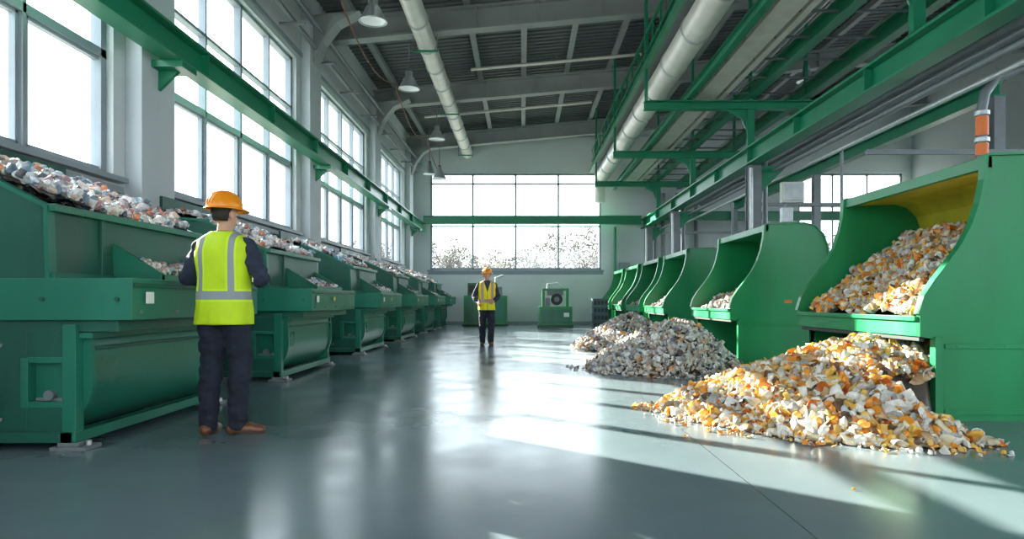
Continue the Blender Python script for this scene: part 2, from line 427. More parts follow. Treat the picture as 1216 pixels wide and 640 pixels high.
for z in (1.25,3.6,5.55): b.box(-.6,11,YF-.2,YF-.08,z-.05,z+.05,'frame')
b.box(-.6,11,YF-.15,YF-.144,1.2,5.6,'glass'); b.obj('window_8')  # unseen opening behind the camera, added to brighten faces turned towards it
b=B(); b.box(XL,XL+.03,YF,YB,0,.12,'frame'); b.obj('baseboard_left')
b=B(); b.box(XL,XR,YB-.03,YB,0,.12,'frame'); b.obj('baseboard_back')
b=B(); b.prism([(XL-.5,roofz(XL-.5)),(XR+.5,roofz(XR+.5)),(XR+.5,roofz(XR+.5)+.15),(XL-.5,roofz(XL-.5)+.15)],'y',YF-.5,YB+.5,'roof')
for k in range(130):
    y=YF+.1+k*.25
    if y>YB: break
    b.prism([(XL,roofz(XL)-.035),(XR,roofz(XR)-.035),(XR,roofz(XR)),(XL,roofz(XL))],'y',y,y+.09,'roof')
b.obj('ceiling')
b=B()
x=XL+.7
while x<XR:
    z=roofz(x); b.box(x-.035,x+.035,YF,YB,z-.24,z-.03,'rafter'); b.box(x-.08,x+.08,YF,YB,z-.25,z-.235,'rafter'); x+=1.35
b.obj('roof_purlins')
for y in (-.5,5.1,10.7,16.2,21.7,27.8):
    b=B()
    def sl(d0,d1,ya,yb):
        b.prism([(XL,roofz(XL)-d0),(XR,roofz(XR)-d0),(XR,roofz(XR)-d1),(XL,roofz(XL)-d1)],'y',ya,yb,'rafter')
    sl(.82,.77,y-.16,y+.16); sl(.31,.26,y-.16,y+.16); sl(.77,.31,y-.02,y+.02)
    for k in range(14):
        xx=XL+.6+k*1.5; b.box(xx-.015,xx+.015,y-.14,y+.14,roofz(xx)-.77,roofz(xx)-.31,'rafter')
    b.obj('roof_rafter')
b=B()
for (y,x0,x1) in ((20.0,-1.5,3.5),(24.5,-3.5,2.5),(13.5,-4.2,0.5)):
    b.tube([(x0,y,roofz(x0)-.42),(x1,y,roofz(x1)-.42)],.045,'duct')
    for x in (x0+.3,(x0+x1)/2,x1-.3): b.tube([(x,y,roofz(x)-.4),(x,y,roofz(x)-.2)],.012,'pipe',6)
b.obj('sprinkler_pipe')
b=B()
for x,z,r in ((XL+.25,6.45,.05),(XL+.42,6.75,.035),(XL+.25,6.95,.06)):
    b.tube([(x,YF+.1,z),(x,YB-.05,z)],r,'pipe')
for y in np.arange(0,28,2.2): b.box(XL,XL+.5,y,y+.04,6.35,6.39,'pipe')
b.obj('wall_conduit')
b=B()
pts=[(-3.35,y,6.7-0.5*math.sin((y%6)/6*math.pi)) for y in np.arange(8,28.9,.5)]
b.tube(pts,.016,'red',6); b.obj('hanging_cable')

# ------------------------------------------------------------------ ducts, gantry
b=B(); x,z,r=-2.3,7.2,.22
b.tube([(x,YF+.2,z),(x,YB-.02,z)],r,'duct',24)
for y in np.arange(-3,28.5,1.5): b.tube([(x,y,z),(x,y+.06,z)],r+.025,'steel',24)
for y in (-.5,5.1,10.7,16.2,21.7,27.8):
    b.box(x-.3,x+.3,y-.03,y+.03,z-.30,z-.26,'beamgreen')
    for dx in (-.29,.29): b.tube([(x+dx,y,z-.28),(x+dx,y,roofz(x)-.25)],.012,'pipe',6)
b.obj('ceiling_duct')
b=B(); b.ibeam('y',YF+.05,YB-.02,-4.25,3.92,.26,.36,'beamgreen',.035,.03)
for y0,y1 in PIL:
    b.box(XL+.2,-4.12,y0+.2,y1-.2,3.84,3.92,'beamgreen'); b.prism([(XL+.2,3.6),(XL+.2,3.84),(-4.25,3.84)],'y',y0+.36,y0+.42,'beamgreen')
for y in np.arange(-3,28,2.4): b.box(-4.37,-4.13,y,y+.02,3.95,4.25,'beamgreen')
b.obj('crane_runway_beam',bevel=.004)
b=B(); b.ibeam('x',-4.1,4.95,28.35,4.18,.26,.34,'beamgreen'); b.obj('cross_beam',bevel=.004)
b=B(); b.ibeam('y',YF+.05,YB-.02,5.15,4.03,.30,.40,'beamgreen',.04,.035)
for y in np.arange(-3,28,2.6): b.box(5.01,5.29,y,y+.02,4.07,4.39,'beamgreen')
b.box(5.09,5.21,YF+.05,YB-.02,4.43,4.48,'steel')
b.ibeam('x',5.0,9.5,6.7,4.5,.25,.26,'beamgreen'); b.box(4.98,5.32,6.5,6.9,4.47,4.52,'beamgreen')
b.obj('crane_runway_beam',bevel=.004)
for y in (2.2,15.2,23.0,27.8):
    b=B()
    b.box(5.0,5.3,y-.1,y-.07,0,4.0,'pipe'); b.box(5.0,5.3,y+.07,y+.1,0,4.0,'pipe'); b.box(5.135,5.165,y-.07,y+.07,0,4.0,'pipe')
    b.box(4.92,5.38,y-.18,y+.18,0,.03,'pipe')
    b.tube([(5.48,y+.2,0),(5.48,y+.2,4.3)],.06,'pipe'); b.tube([(5.0,y-.3,0.0),(5.0,y-.3,3.9)],.04,'steel')
    b.prism([(5.3,3.4),(5.3,4.0),(5.9,4.0)],'y',y-.02,y+.02,'beamgreen')
    b.obj('gantry_column',bevel=.004)
b=B()
b.tube([(3.15,1,5.92),(3.15,YB-1.5,5.92)],.27,'duct',28)
for y in np.arange(1.5,27,1.8): b.tube([(3.15,y,5.92),(3.15,y+.07,5.92)],.29,'steel',28)
b.tube([(3.15,YB-1.55,5.92),(3.15,YB-1.2,5.8),(3.15,YB-1.1,5.4),(3.15,YB-1.1,5.0)],.22,'duct',20)
b.obj('ventilation_duct')
b=B()
for z in (6.55,7.0): b.box(2.78,2.84,1,YB-1.5,z,z+.05,'beamgreen')
for y in np.arange(1.2,27.2,.9): b.box(2.79,2.83,y,y+.04,6.3,7.05,'beamgreen')
for y in np.arange(1.2,27,1.8): b.tube([(2.81,y,6.3),(2.81,y+.9,7.0)],.014,'beamgreen',6)
b.box(2.74,2.86,1,YB-1,6.22,6.34,'beamgreen'); b.box(2.86,3.7,1,YB-1,6.24,6.27,'pipe')
b.ibeam('y',1,YB-1,3.75,5.52,.14,.2,'beamgreen')
b.box(3.98,4.38,1,YB-1,5.6,5.64,'cream'); b.box(3.96,3.99,1,YB-1,5.6,5.82,'cream'); b.box(4.37,4.40,1,YB-1,5.6,5.82,'cream')
b.box(4.5,4.62,1,YB-1,5.62,5.78,'cream')
b.ibeam('y',1,YB-1,5.15,5.55,.2,.3,'beamgreen')
b.ibeam('y',1,YB-1,6.4,5.55,.2,.3,'beamgreen')
for y in np.arange(2.2,27,1.1): b.box(3.8,6.3,y,y+.04,5.66,5.70,'pipe')
for y in (8.9,15.4,20.6,25.8):
    b.ibeam('x',2.75,6.6,y,5.3,.2,.2,'beamgreen')
    for x in (2.8,5.15,6.4): b.box(x-.035,x+.035,y-.035,y+.035,5.5,roofz(x)-.3,'beamgreen')
    b.prism([(4.6,5.3),(5.05,5.3),(5.05,4.85),(4.95,5.1)],'y',y-.02,y+.02,'beamgreen')
    b.box(5.07,5.23,y-.06,y+.06,4.49,5.3,'beamgreen')
b.obj('overhead_service_gantry',bevel=.004)
b=B()
for x,z,r,k in ((5.62,3.9,.05,'pipe'),(5.78,3.75,.035,'steel'),(6.1,4.4,.08,'pipe'),(7.4,5.0,.10,'pipe'),(7.0,6.3,.14,'duct'),(4.75,6.35,.05,'pipe'),(5.6,6.6,.10,'steel'),(5.95,4.1,.03,'black'),(6.9,5.3,.06,'pipe')):
    b.tube([(x,3,z),(x,YB-.75,z)],r,k,12)
for y in (11,17,24): b.box(5.56,8.2,y,y+.06,3.36,3.44,'pipe')
for y in (12.5,19,25): b.tube([(5.85,y,3.75),(5.85,y,0)],.03,'pipe',8)
b.obj('pipe_run')
b=B()
b.ibeam('x',5.4,XR-.1,27.2,4.2,.25,.35,'beamgreen'); b.ibeam('y',12,27,8.4,4.6,.22,.3,'beamgreen')
for y in (12.1,19.5,27): b.box(8.3,8.5,y-.1,y+.1,0,4.6,'pipe')
b.obj('support_frame',bevel=.004)
b=B(); Y=8.7
b.tube([(7.6,Y,4.05),(6.35,Y,3.95),(6.05,Y,3.85),(5.9,Y,3.65),(5.86,Y,3.45),(5.86,Y,0)],.06,'pipe',16)
b.tube([(5.86,Y,3.1),(5.86,Y,3.34)],.075,'orange',16); b.tube([(5.86,Y,2.85),(5.86,Y,3.0)],.075,'orange',16); b.tube([(5.86,Y,3.36),(5.86,Y,3.41)],.088,'steel',16); b.tube([(5.86,Y,3.02),(5.86,Y,3.07)],.088,'steel',16)
b.obj('down_pipe')
b=B()
b.box(5.3,5.75,13.9,14.05,3.0,3.42,'cream'); b.box(5.33,5.72,13.88,13.9,3.04,3.38,'steel')
b.box(5.3,5.52,13.9,14.05,2.6,2.9,'steel'); b.tube([(5.4,13.97,0),(5.4,13.97,2.6)],.03,'pipe',8); b.tube([(5.4,13.97,2.9),(5.4,13.97,3.0)],.03,'pipe',8)
b.obj('electrical_box',bevel=.008)

def lamp(x,y,z):
    e=empty('pendant_lamp',(x,y,z)); b=B()
    b.lathe([(0.0,.42),(.07,.42),(.08,.30),(.13,.26),(.17,.16),(.25,.02),(.262,-.01),(.245,-.005),(.15,.15),(0,.16)],(0,0,0),'lampshade',28)
    b.lathe([(0,.05),(.15,.045),(.2,.03),(.225,.01)],(0,0,0),'lens',28)
    b.lathe([(0.0,.50),(.05,.5),(.05,.42)],(0,0,0),'pipe',16)
    b.tube([(0,0,.5),(0,0,roofz(x)-.25-z)],.015,'pipe',8)
    for k in range(10):
        a=k*.628; b.box(.085*math.cos(a)-.006,.085*math.cos(a)+.006,.085*math.sin(a)-.006,.085*math.sin(a)+.006,.29,.42,'lampshade')
    b.obj('shade',e); return e
lamp(-2.75,12.6,6.15); lamp(-2.75,16.6,6.15); lamp(-2.75,22,6.2); lamp(-3.55,26.2,5.85); lamp(-3.05,25.2,5.5)
lamp(7.9,19,7.1)

# ------------------------------------------------------------------ left sorting machines
def sorting_machine(y0,detail):
    e=empty('sorting_machine',(-3.6,y0,0)); b=B(); L=2.15; O=3.6
    def bx(x0,x1,*a): b.box(x0+O,x1+O,*a)
    def pr(pl,*a,**k): b.prism([(p[0]+O,p[1]) for p in pl],*a,**k)
    bx(-4.5,-2.6,0,L,.87,1.15,'teal')
    bx(-4.45,-2.72,.05,L-.05,.79,.87,'teald')
    bx(-2.6,-2.585,.02,L-.02,1.09,1.12,'teald')
    end=[(-4.5,1.15),(-3.15,1.15),(-3.17,1.63),(-3.5,1.80),(-3.95,2.0),(-4.5,2.05)]
    pr(end,'y',.02,.06,'teald'); pr(end,'y',L-.06,L-.02,'teald')
    for ya in (0.0,L-.075):
        rim=[(-3.15,1.15),(-3.17,1.64),(-3.5,1.81),(-3.95,2.01),(-4.5,2.06)]
        b.strip([(p[0]+O,p[1]) for p in rim],'y',ya,ya+.075,.03,'teal')
    pr([(-3.2,1.15),(-3.15,1.15),(-3.17,1.63),(-3.2,1.63)],'y',.06,L-.06,'teald')
    bx(-3.22,-3.12,.02,L-.02,1.60,1.65,'teal')
    bx(-4.5,-4.46,.02,L-.02,1.15,2.3,'teald')
    bx(-3.16,-3.13,.02,L-.02,1.15,1.19,'teal')
    bx(-3.16,-3.135,.55,.58,1.18,1.6,'teald')
    for ya in (.72,L-.2):
        pr([(-3.16,1.15),(-2.76,1.15),(-2.76,1.2),(-3.16,1.44)],'y',ya,ya+.03,'teal')
    pr([(-3.16,1.15),(-2.8,1.15),(-2.8,1.16),(-3.16,1.30)],'y',.75,L-.2,'teald')
    bx(-2.78,-2.75,.72,L-.17,1.15,1.2,'teal')
    for ya in (.04,L-.09):
        bx(-4.45,-3.33,ya,ya+.05,.08,.80,'teald'); bx(-3.33,-3.04,ya,ya+.05,.58,.80,'teald'); bx(-3.33,-3.04,ya,ya+.05,.08,.30,'teald')
        bx(-3.08,-2.99,ya-.02,ya+.07,.05,.84,'teal'); bx(-3.36,-3.31,ya-.02,ya+.07,.28,.62,'teal')
        bx(-3.36,-3.0,ya-.01,ya+.06,.58,.62,'teal'); bx(-3.36,-3.0,ya-.01,ya+.06,.28,.32,'teal')
    bx(-4.4,-3.1,.16,.2,.1,.78,'dark')
    b.tube([(-3.2+O,.06,.36),(-3.2+O,.16,.36)],.035,'pipe',12); b.tube([(-3.12+O,.06,.33),(-3.12+O,.16,.33)],.018,'pipe',8); bx(-3.3,-3.1,.08,.14,.32,.34,'pipe')
    prof=[(-2.97+O,.78),(-2.955+O,.62),(-2.95+O,.46)]
    for k in range(1,13):
        a=math.radians(-k*78/12); prof.append((-3.37+O+.42*math.cos(a),.46+.40*math.sin(a)))
    prof+=[(-3.9+O,.06),(-3.9+O,.78)]
    b.prism(prof,'y',.12,L-.12,'barrel',smooth=True)
    for ya in (.1,L-.14):
        p2=[(-2.945+O,.80),(-2.93+O,.62),(-2.925+O,.46)]
        for k in range(1,13):
            a=math.radians(-k*78/12); p2.append((-3.37+O+.445*math.cos(a),.46+.425*math.sin(a)))
        b.prism(p2+[(-3.6+O,.04),(-3.6+O,.8)],'y',ya,ya+.04,'teal')
    bx(-3.06,-2.9,.06,L-.06,.745,.785,'teal'); bx(-2.96,-2.93,.14,L-.14,.66,.685,'teald')
    bx(-3.08,-2.98,0,L,.05,.12,'teal'); bx(-4.45,-4.35,0,L,.05,.12,'teald')
    for ya in (.0,L-.14):
        bx(-3.14,-2.9,ya-.02,ya+.16,0,.025,'pipe'); bx(-3.1,-2.96,ya,ya+.14,.025,.05,'pipe')
        bx(-4.45,-4.3,ya,ya+.14,0,.05,'pipe')
        b.tube([(-2.93+O,ya+.07,.02),(-2.93+O,ya+.07,.055)],.018,'steel',8)
    bx(-4.4,-3.0,0,.05,.05,.12,'teald')
    bx(-2.586,-2.58,.14,.24,.98,1.06,'white'); bx(-2.586,-2.58,.9,1.0,1.0,1.05,'yellow')
    for k in range(5): b.tube([(-2.60+O,.1+k*.48,.92),(-2.588+O,.1+k*.48,.92)],.012,'pipe',8)
    for x in (-2.7,-3.2,-3.7): b.tube([(x+O,.002,1.01),(x+O,-.01,1.01)],.016,'teald',10)
    for z in (.2,.7): 
        for x in (-3.5,-3.9): b.tube([(x+O,.04,z),(x+O,.025,z)],.014,'pipe',8)
    b.obj('frame',e,bevel=.009 if detail else .006)
    n=[3600,1700,900,600,450,400][detail]
    h=lambda x,y: min(1.63+(.40-x)*.42+.10*nz(x,y+y0,2.2,3.3)+.05,2.12)
    heap('waste_load',h,-.84,.38,.08,L-.08,n,.018,.055,PAL_L,e,g=16)
    h2=lambda x,y: 1.20+(.80-x)*.30+.03*nz(x,y+y0,6,1.2)
    heap('chute_waste',h2,.46,.80,.78,L-.23,max(60,n//6),.018,.042,PAL_L,e,g=6)
for i,y in enumerate((4.55,8.45,12.6,16.8,20.9,24.6)): sorting_machine(y,i)

# ------------------------------------------------------------------ right discharge bins
CURVE=[(3.30,.70),(3.30,.88),(3.345,1.03),(3.43,1.16),(3.54,1.30),(3.65,1.45),(3.74,1.62),(3.80,1.80),(3.84,2.0),(3.85,2.2)]
def bin_(y0,L,i):
    e=empty('discharge_bin',(3.3,y0,0)); O=-3.3; b=B()
    def T(P): return [(p[0]+O,p[1]) for p in P]
    prof=[(3.43,0),(3.43,.68)]+CURVE+[(4.45,2.22),(4.62,2.18),(4.75,2.05),(4.82,1.85),(4.85,1.6),(4.85,0)]
    for ya in (0,L-.05): b.prism(T(prof),'y',ya,ya+.05,'green')
    for ya in (-.03,L-.05):
        b.strip(T(CURVE[1:]),'y',ya,ya+.08,.03,'green')
        b.strip(T([(3.85,2.2),(4.45,2.22),(4.62,2.18),(4.75,2.05),(4.82,1.85),(4.85,1.6),(4.85,0)]),'y',ya,ya+.08,.02,'green')
        b.box(3.41+O,3.47+O,ya,ya+.08,0,.7,'green')
    top=[(3.85,2.2),(4.45,2.22)]
    b.strip(T([(p[0],p[1]-.045) for p in top]+[(4.60,2.135),(4.71,2.02),(4.78,1.84),(4.81,1.6),(4.81,.05)]),'y',.04,L-.04,.03,'green')
    b.strip(T([(3.87,2.12),(4.42,2.14),(4.57,2.10),(4.68,1.99),(4.74,1.82),(4.76,1.6),(4.76,.8)]),'y',.05,L-.05,.015,'yellow' if i==0 else 'green')
    b.box(3.84+O,3.90+O,.0,L,2.10,2.2,'green')
    b.box(3.30+O,3.38+O,.05,L-.05,.70,.86,'green'); b.box(3.27+O,3.31+O,.03,L-.03,.83,.87,'green')
    b.prism(T([(3.38,.72),(4.76,.82),(4.76,.86),(3.38,.76)]),'y',.05,L-.05,'green')
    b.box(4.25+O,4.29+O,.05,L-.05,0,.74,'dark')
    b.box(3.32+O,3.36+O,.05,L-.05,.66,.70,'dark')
    b.box(3.5+O,4.83+O,-.012,0,.60,.64,'green'); b.box(3.5+O,4.83+O,-.008,0,.05,.10,'green')
    for x in (3.6,4.0,4.4,4.75): b.tube([(x+O,-.02,.62),(x+O,-.008,.62)],.010,'green',8)
    if i==1: b.box(4.15+O,4.27+O,-.006,0,.96,1.01,'orange')
    b.obj('shell',e,bevel=.008)
    n=[6000,1500,700,400,300,250][i]
    h=lambda x,y: min(.84+(x-.08)*.78+.10*nz(x,y+y0,2.4,8)+.05, 1.74) if i==0 else min(.82+(x-.08)*.45+.08*nz(x,y+y0,2.4,8)+.03, 1.4)
    heap('waste_load',h,.09,1.42,.08,L-.1,n,.018,.062,PAL_O if i==0 else PAL_G,e,g=24)
for i,y in enumerate((5.66,10.8,15.9,19.2,22.6,26.0)): bin_(y,2.5,i)

def sst(a,b_,x):
    t=min(1,max(0,(x-a)/(b_-a))); return t*t*(3-2*t)
def pile(name,cx,cy,rx0,rx1,ry0,ry1,H,n,smin,smax,pal,seed,cut=False):
    def h(x,y):
        if cut and x>3.2 and 5.76<y<8.1:
            if x>4.15: return 0
            return max(h(3.2,y)*(1-.12*(x-3.2)),.25)
        if cut and x>3.38 and y>5.55: return 0
        dx=(x-cx)/(rx0 if x<cx else rx1); dy=(y-cy)/(ry0 if y<cy else ry1)
        ang=math.atan2(dy,dx); d=math.hypot(dx,dy)*(1+.16*nz(math.cos(ang),math.sin(ang),1.8,seed))
        if d>=1: return 0
        z=max(0.001,H*(1-d**1.25)+.08*nz(x,y,2.6,seed)*(1-d)+.03*nz(x,y,7,seed)*(1-d))
        if cut and y<=5.6:
            k=1-sst(2.8,3.3,x-(5.6-y)*.06)
            z*=k
            if k<.03: return 0
        return z
    return heap(name,h,cx-rx0*1.2,cx+rx1*1.1,cy-ry0*1.2,cy+ry1*1.0,n,smin,smax,pal)
pile('plastic_waste_pile',3.2,6.35,1.85,.85,1.75,1.7,.60,14000,.014,.064,PAL_O,1.5,True)
pile('plastic_waste_pile',2.35,10.1,1.35,.85,1.1,2.4,.72,6500,.018,.055,PAL_G,4.5)
pile('plastic_waste_pile',2.4,14.6,1.3,.8,1.7,2.6,.72,5000,.02,.06,PAL_G,7.5)
P=[];S=[]
while len(P)<300:
    a=rng.uniform(math.pi*.95,math.pi*1.6); r=rng.uniform(.92,1.14)
    x=3.2+1.9*r*math.cos(a); y=6.3+1.72*r*math.sin(a)
    if x>3.2: continue
    P.append((x,y,.012)); S.append(rng.uniform(.008,.028))
for k in range(45): P.append((rng.uniform(2.9,3.35),rng.uniform(4.65,5.0),.012)); S.append(rng.uniform(.010,.026))
P+= [(1.75,3.6,.01),(1.2,5.0,.01)]; S+=[.012,.015]
chunks('scattered_scrap',P,np.array(S),PAL_O)
P=[(2.2+1.4*math.cos(a)*rng.uniform(.95,1.1),10.2+1.4*math.sin(a)*rng.uniform(.9,1.1),.012) for a in rng.uniform(3.0,5.0,90)]
chunks('scattered_scrap',P,rng.uniform(.01,.03,90),PAL_G)

# ------------------------------------------------------------------ far equipment
e=empty('baling_machine',(1.25,25.8,0)); b=B()  # green compressor with a black drum on top
b.box(-.62,.62,-.4,.5,0.08,.78,'green'); b.box(-.66,.66,-.44,.54,.0,.1,'teald'); b.box(-.55,.55,-.43,-.40,.18,.66,'teal')
b.tube([(0.05,-.2,1.05),(0.05,.35,1.05)],.22,'black',24); b.tube([(.05,-.24,1.05),(.05,-.2,1.05)],.10,'pipe',20)
b.box(-.5,-.4,-.2,.3,.78,1.45,'green'); b.box(.4,.5,-.2,.3,.78,1.45,'green'); b.box(-.5,.5,-.15,.3,1.38,1.46,'green'); b.box(-.3,.3,-.1,.25,1.2,1.38,'pipe')
b.tube([(-.3,0,1.46),(-.3,0,1.62),(.1,0,1.66),(.3,0,1.46)],.03,'steel',8); b.box(-.38,-.2,-.3,-.1,.78,1.1,'pipe')
b.box(.3,.5,-.46,-.43,.4,.55,'white'); b.obj('body',e,bevel=.015)
e=empty('control_cabinet',(-1.35,27.2,0)); b=B()
b.box(-.95,.75,-.3,.5,.05,1.2,'green'); b.box(-.9,-.1,-.33,-.3,.15,1.1,'teal'); b.box(.0,.7,-.33,-.3,.15,1.1,'teal')
b.box(-.8,-.3,-.25,.3,1.2,1.7,'teald'); b.box(.1,.55,-.2,.3,1.2,1.55,'pipe'); b.box(-.75,-.35,-.27,-.25,1.3,1.6,'black')
b.tube([(.3,.0,1.55),(.3,.0,1.9),(.6,.0,2.0)],.05,'steel',10); b.box(-1,.8,-.35,.55,0,.06,'dark')
b.obj('body',e,bevel=.012)
e=empty('stacked_crates',(2.85,25.0,0)); b=B()
for k in range(4):
    z=k*.27; b.box(-.27,.27,-.25,.25,z,z+.24,'bluegrey'); b.box(-.29,.29,-.27,.27,z+.21,z+.26,'bluegrey')
    for j in range(4): b.box(-.24+j*.13,-.16+j*.13,-.262,-.25,z+.05,z+.18,'dark')
b.obj('crates',e,bevel=.006)
b=B()
for x in (5.9,6.5,7.3): b.tube([(x,28.6,0),(x,28.6,5.5)],.09,'pipe',10)
b.box(6.8,8.2,28.25,28.85,0,2.6,'steel'); b.box(4.1,4.5,28.6,28.85,1.6,2.6,'frame'); b.tube([(3.9,28.7,0),(3.9,28.7,4.1)],.06,'beamgreen',10)
b.obj('wall_services',bevel=.01)

# ------------------------------------------------------------------ trees outside
def branch(b,p,d,l,r,dep):
    q=p+d*l
    b.tube([p,q],[r,r*.7],'bark',5 if dep>1 else 3,cap=False)
    if dep==0: return
    for k in range(3 if dep>1 else 4):
        nd=(d+Vector((random.uniform(-.8,.8),random.uniform(-.8,.8),random.uniform(-.15,.5)))).normalized()
        branch(b,p+d*l*random.uniform(.6,1),nd,l*random.uniform(.6,.8),r*.62,dep-1)
tm=[]
for k in range(2):
    b=B(); branch(b,Vector((0,0,-.3)),Vector((0,0,1)),2.1,.17,5); tm.append(b.mesh('tree_mesh'))
tp=[(-4.2,42),(-2.0,45),(0.6,42),(3.6,44),(5.8,44),(14,44),(18,45),(21,45),(-9.5,42),(-14,27),(-13.5,32),(-14,38),(-16,44),(-18,52),(-22,60),(-15,22),(-17,33),(-24,75)]
for k,(x,y) in enumerate(tp):
    o=bpy.data.objects.new('tree',tm[k%2]); COL.objects.link(o); o.location=(x,y,-.25); o.rotation_euler=(0,0,k*1.3); o.scale=[random.uniform(.8,1.1)]*3
P=[];S=[]
for k in range(90):
    cx=-16+k*.5+random.uniform(-.3,.3); cy=56+random.uniform(-2,2); H=random.uniform(4.2,6.0)+ (1.4 if cx>2 else 0); R=random.uniform(1.2,1.9)
    for j in range(900):
        a=random.uniform(0,6.28); t=random.random()**.8; rr=R*math.sqrt(random.random())*math.sqrt(max(0,1-t*t*.9))
        P.append((cx+rr*math.cos(a),cy+rr*math.sin(a)*.7,H*t)); S.append(random.uniform(.06,.14))
chunks('shrub_row',P,np.array(S),PAL_H,tpl=LEAF,floor=-.25,m_='leaf')

# ------------------------------------------------------------------ people
M['navy']=mat('navy_cloth',(0.016,0.023,0.048),0.85,0,0.25,14,0.25,120)
M['trouser']=mat('navy_trousers',(0.011,0.015,0.030),0.9,0,0.25,12,0.25,120)
M['skin']=mat('skin',(0.50,0.27,0.18),0.5)
M['hair']=mat('dark_hair',(0.018,0.012,0.009),0.6,0,0.3,60,0.4,200)
M['shoe']=mat('brown_leather',(0.13,0.045,0.02),0.4,0,0.2,10)
M['hat']=mat('orange_hard_hat',(0.85,0.27,0.008),0.28)
M['eye']=mat('eye_white',(0.8,0.8,0.78),0.3)
M['lip']=mat('lip',(0.42,0.16,0.13),0.5)
def vest_mat(name,base,trim):
    m=bpy.data.materials.new(name); m.use_nodes=True; nt=m.node_tree; N=nt.nodes; L=nt.links; p=N['Principled BSDF']
    tc=N.new('ShaderNodeTexCoord'); s=N.new('ShaderNodeSeparateXYZ'); L.new(tc.outputs['Object'],s.inputs[0])
    def ma(op,a,bv=None,c=None):
        n=N.new('ShaderNodeMath'); n.operation=op
        for i,v in enumerate((a,bv,c)):
            if v is None: continue
            if isinstance(v,(int,float)): n.inputs[i].default_value=v
            else: L.new(v,n.inputs[i])
        return n.outputs[0]
    ax=ma('ABSOLUTE',s.outputs['X']); z=s.outputs['Z']
    def near(v,c,w): return ma('LESS_THAN',ma('ABSOLUTE',ma('SUBTRACT',v,c)),w)
    vert=ma('MULTIPLY',near(ax,.120,.022),ma('GREATER_THAN',z,1.09)); hor=near(z,1.065,.032); 
    mk=ma('MAXIMUM',vert,hor)
    tv=ma('MULTIPLY',near(ax,.120,.036),ma('GREATER_THAN',z,1.09)); th=near(z,1.065,.048); tk=ma('MAXIMUM',tv,th)
    fr=ma('GREATER_THAN',s.outputs['Y'],0.02); vn=ma('LESS_THAN',ax,ma('MULTIPLY',ma('SUBTRACT',z,1.27),.32)); vk=ma('MULTIPLY',fr,vn)
    zp=ma('MULTIPLY',fr,ma('LESS_THAN',ax,.008))
    n=N.new('ShaderNodeTexNoise'); n.inputs['Scale'].default_value=9; L.new(tc.outputs['Object'],n.inputs['Vector'])
    def mix(f,a,c):
        x=N.new('ShaderNodeMix'); x.data_type='RGBA'; L.new(f,x.inputs[0])
        for i,v in ((6,a),(7,c)):
            if isinstance(v,tuple): x.inputs[i].default_value=(*v,1)
            else: L.new(v,x.inputs[i])
        return x.outputs[2]
    c0=mix(n.outputs['Fac'],tuple(q*.75 for q in base),base)
    c1=mix(tk,c0,trim); c2=mix(mk,c1,(.27,.29,.30)); c3=mix(zp,c2,(.25,.3,.03)); c4=mix(vk,c3,(.016,.022,.042))
    L.new(c4,p.inputs['Base Color']); p.inputs['Roughness'].default_value=.7
    return m
def Vv(*a): return Vector(a)
def hand(b,w,d,n,side,curl=.5):
    d=Vector(d).normalized(); n=Vector(n); n=(n-d*n.dot(d)).normalized(); s=d.cross(n)*side
    lens=[.070,.080,.075,.058]; offs=[.032,.011,-.010,-.030]
    for k in range(4):
        kn=w+d*(.088-.004*abs(k-1))+s*offs[k]
        b.capsule(w+s*offs[k]*.6,kn,.017,.0135,'skin',10,4)
        p=kn; a=curl*.5
        for j,fr in enumerate((.45,.3,.25)):
            a+=curl*.55
            dd=d*math.cos(a)+n*math.sin(a); q=p+dd*lens[k]*fr
            b.capsule(p,q,.0098-.0008*j,.0092-.0008*j,'skin',8,3); p=q
    t0=w+d*.025+s*.026; t1=t0+(d*.6+s*.7+n*.25).normalized()*.042; t2=t1+(d*.85+s*.25+n*.45).normalized()*.032; t3=t2+(d*.9+n*.5).normalized()*.026
    b.capsule(t0,t1,.015,.0125,'skin',10,4); b.capsule(t1,t2,.0115,.0105,'skin',8,3); b.capsule(t2,t3,.0105,.009,'skin',8,3)
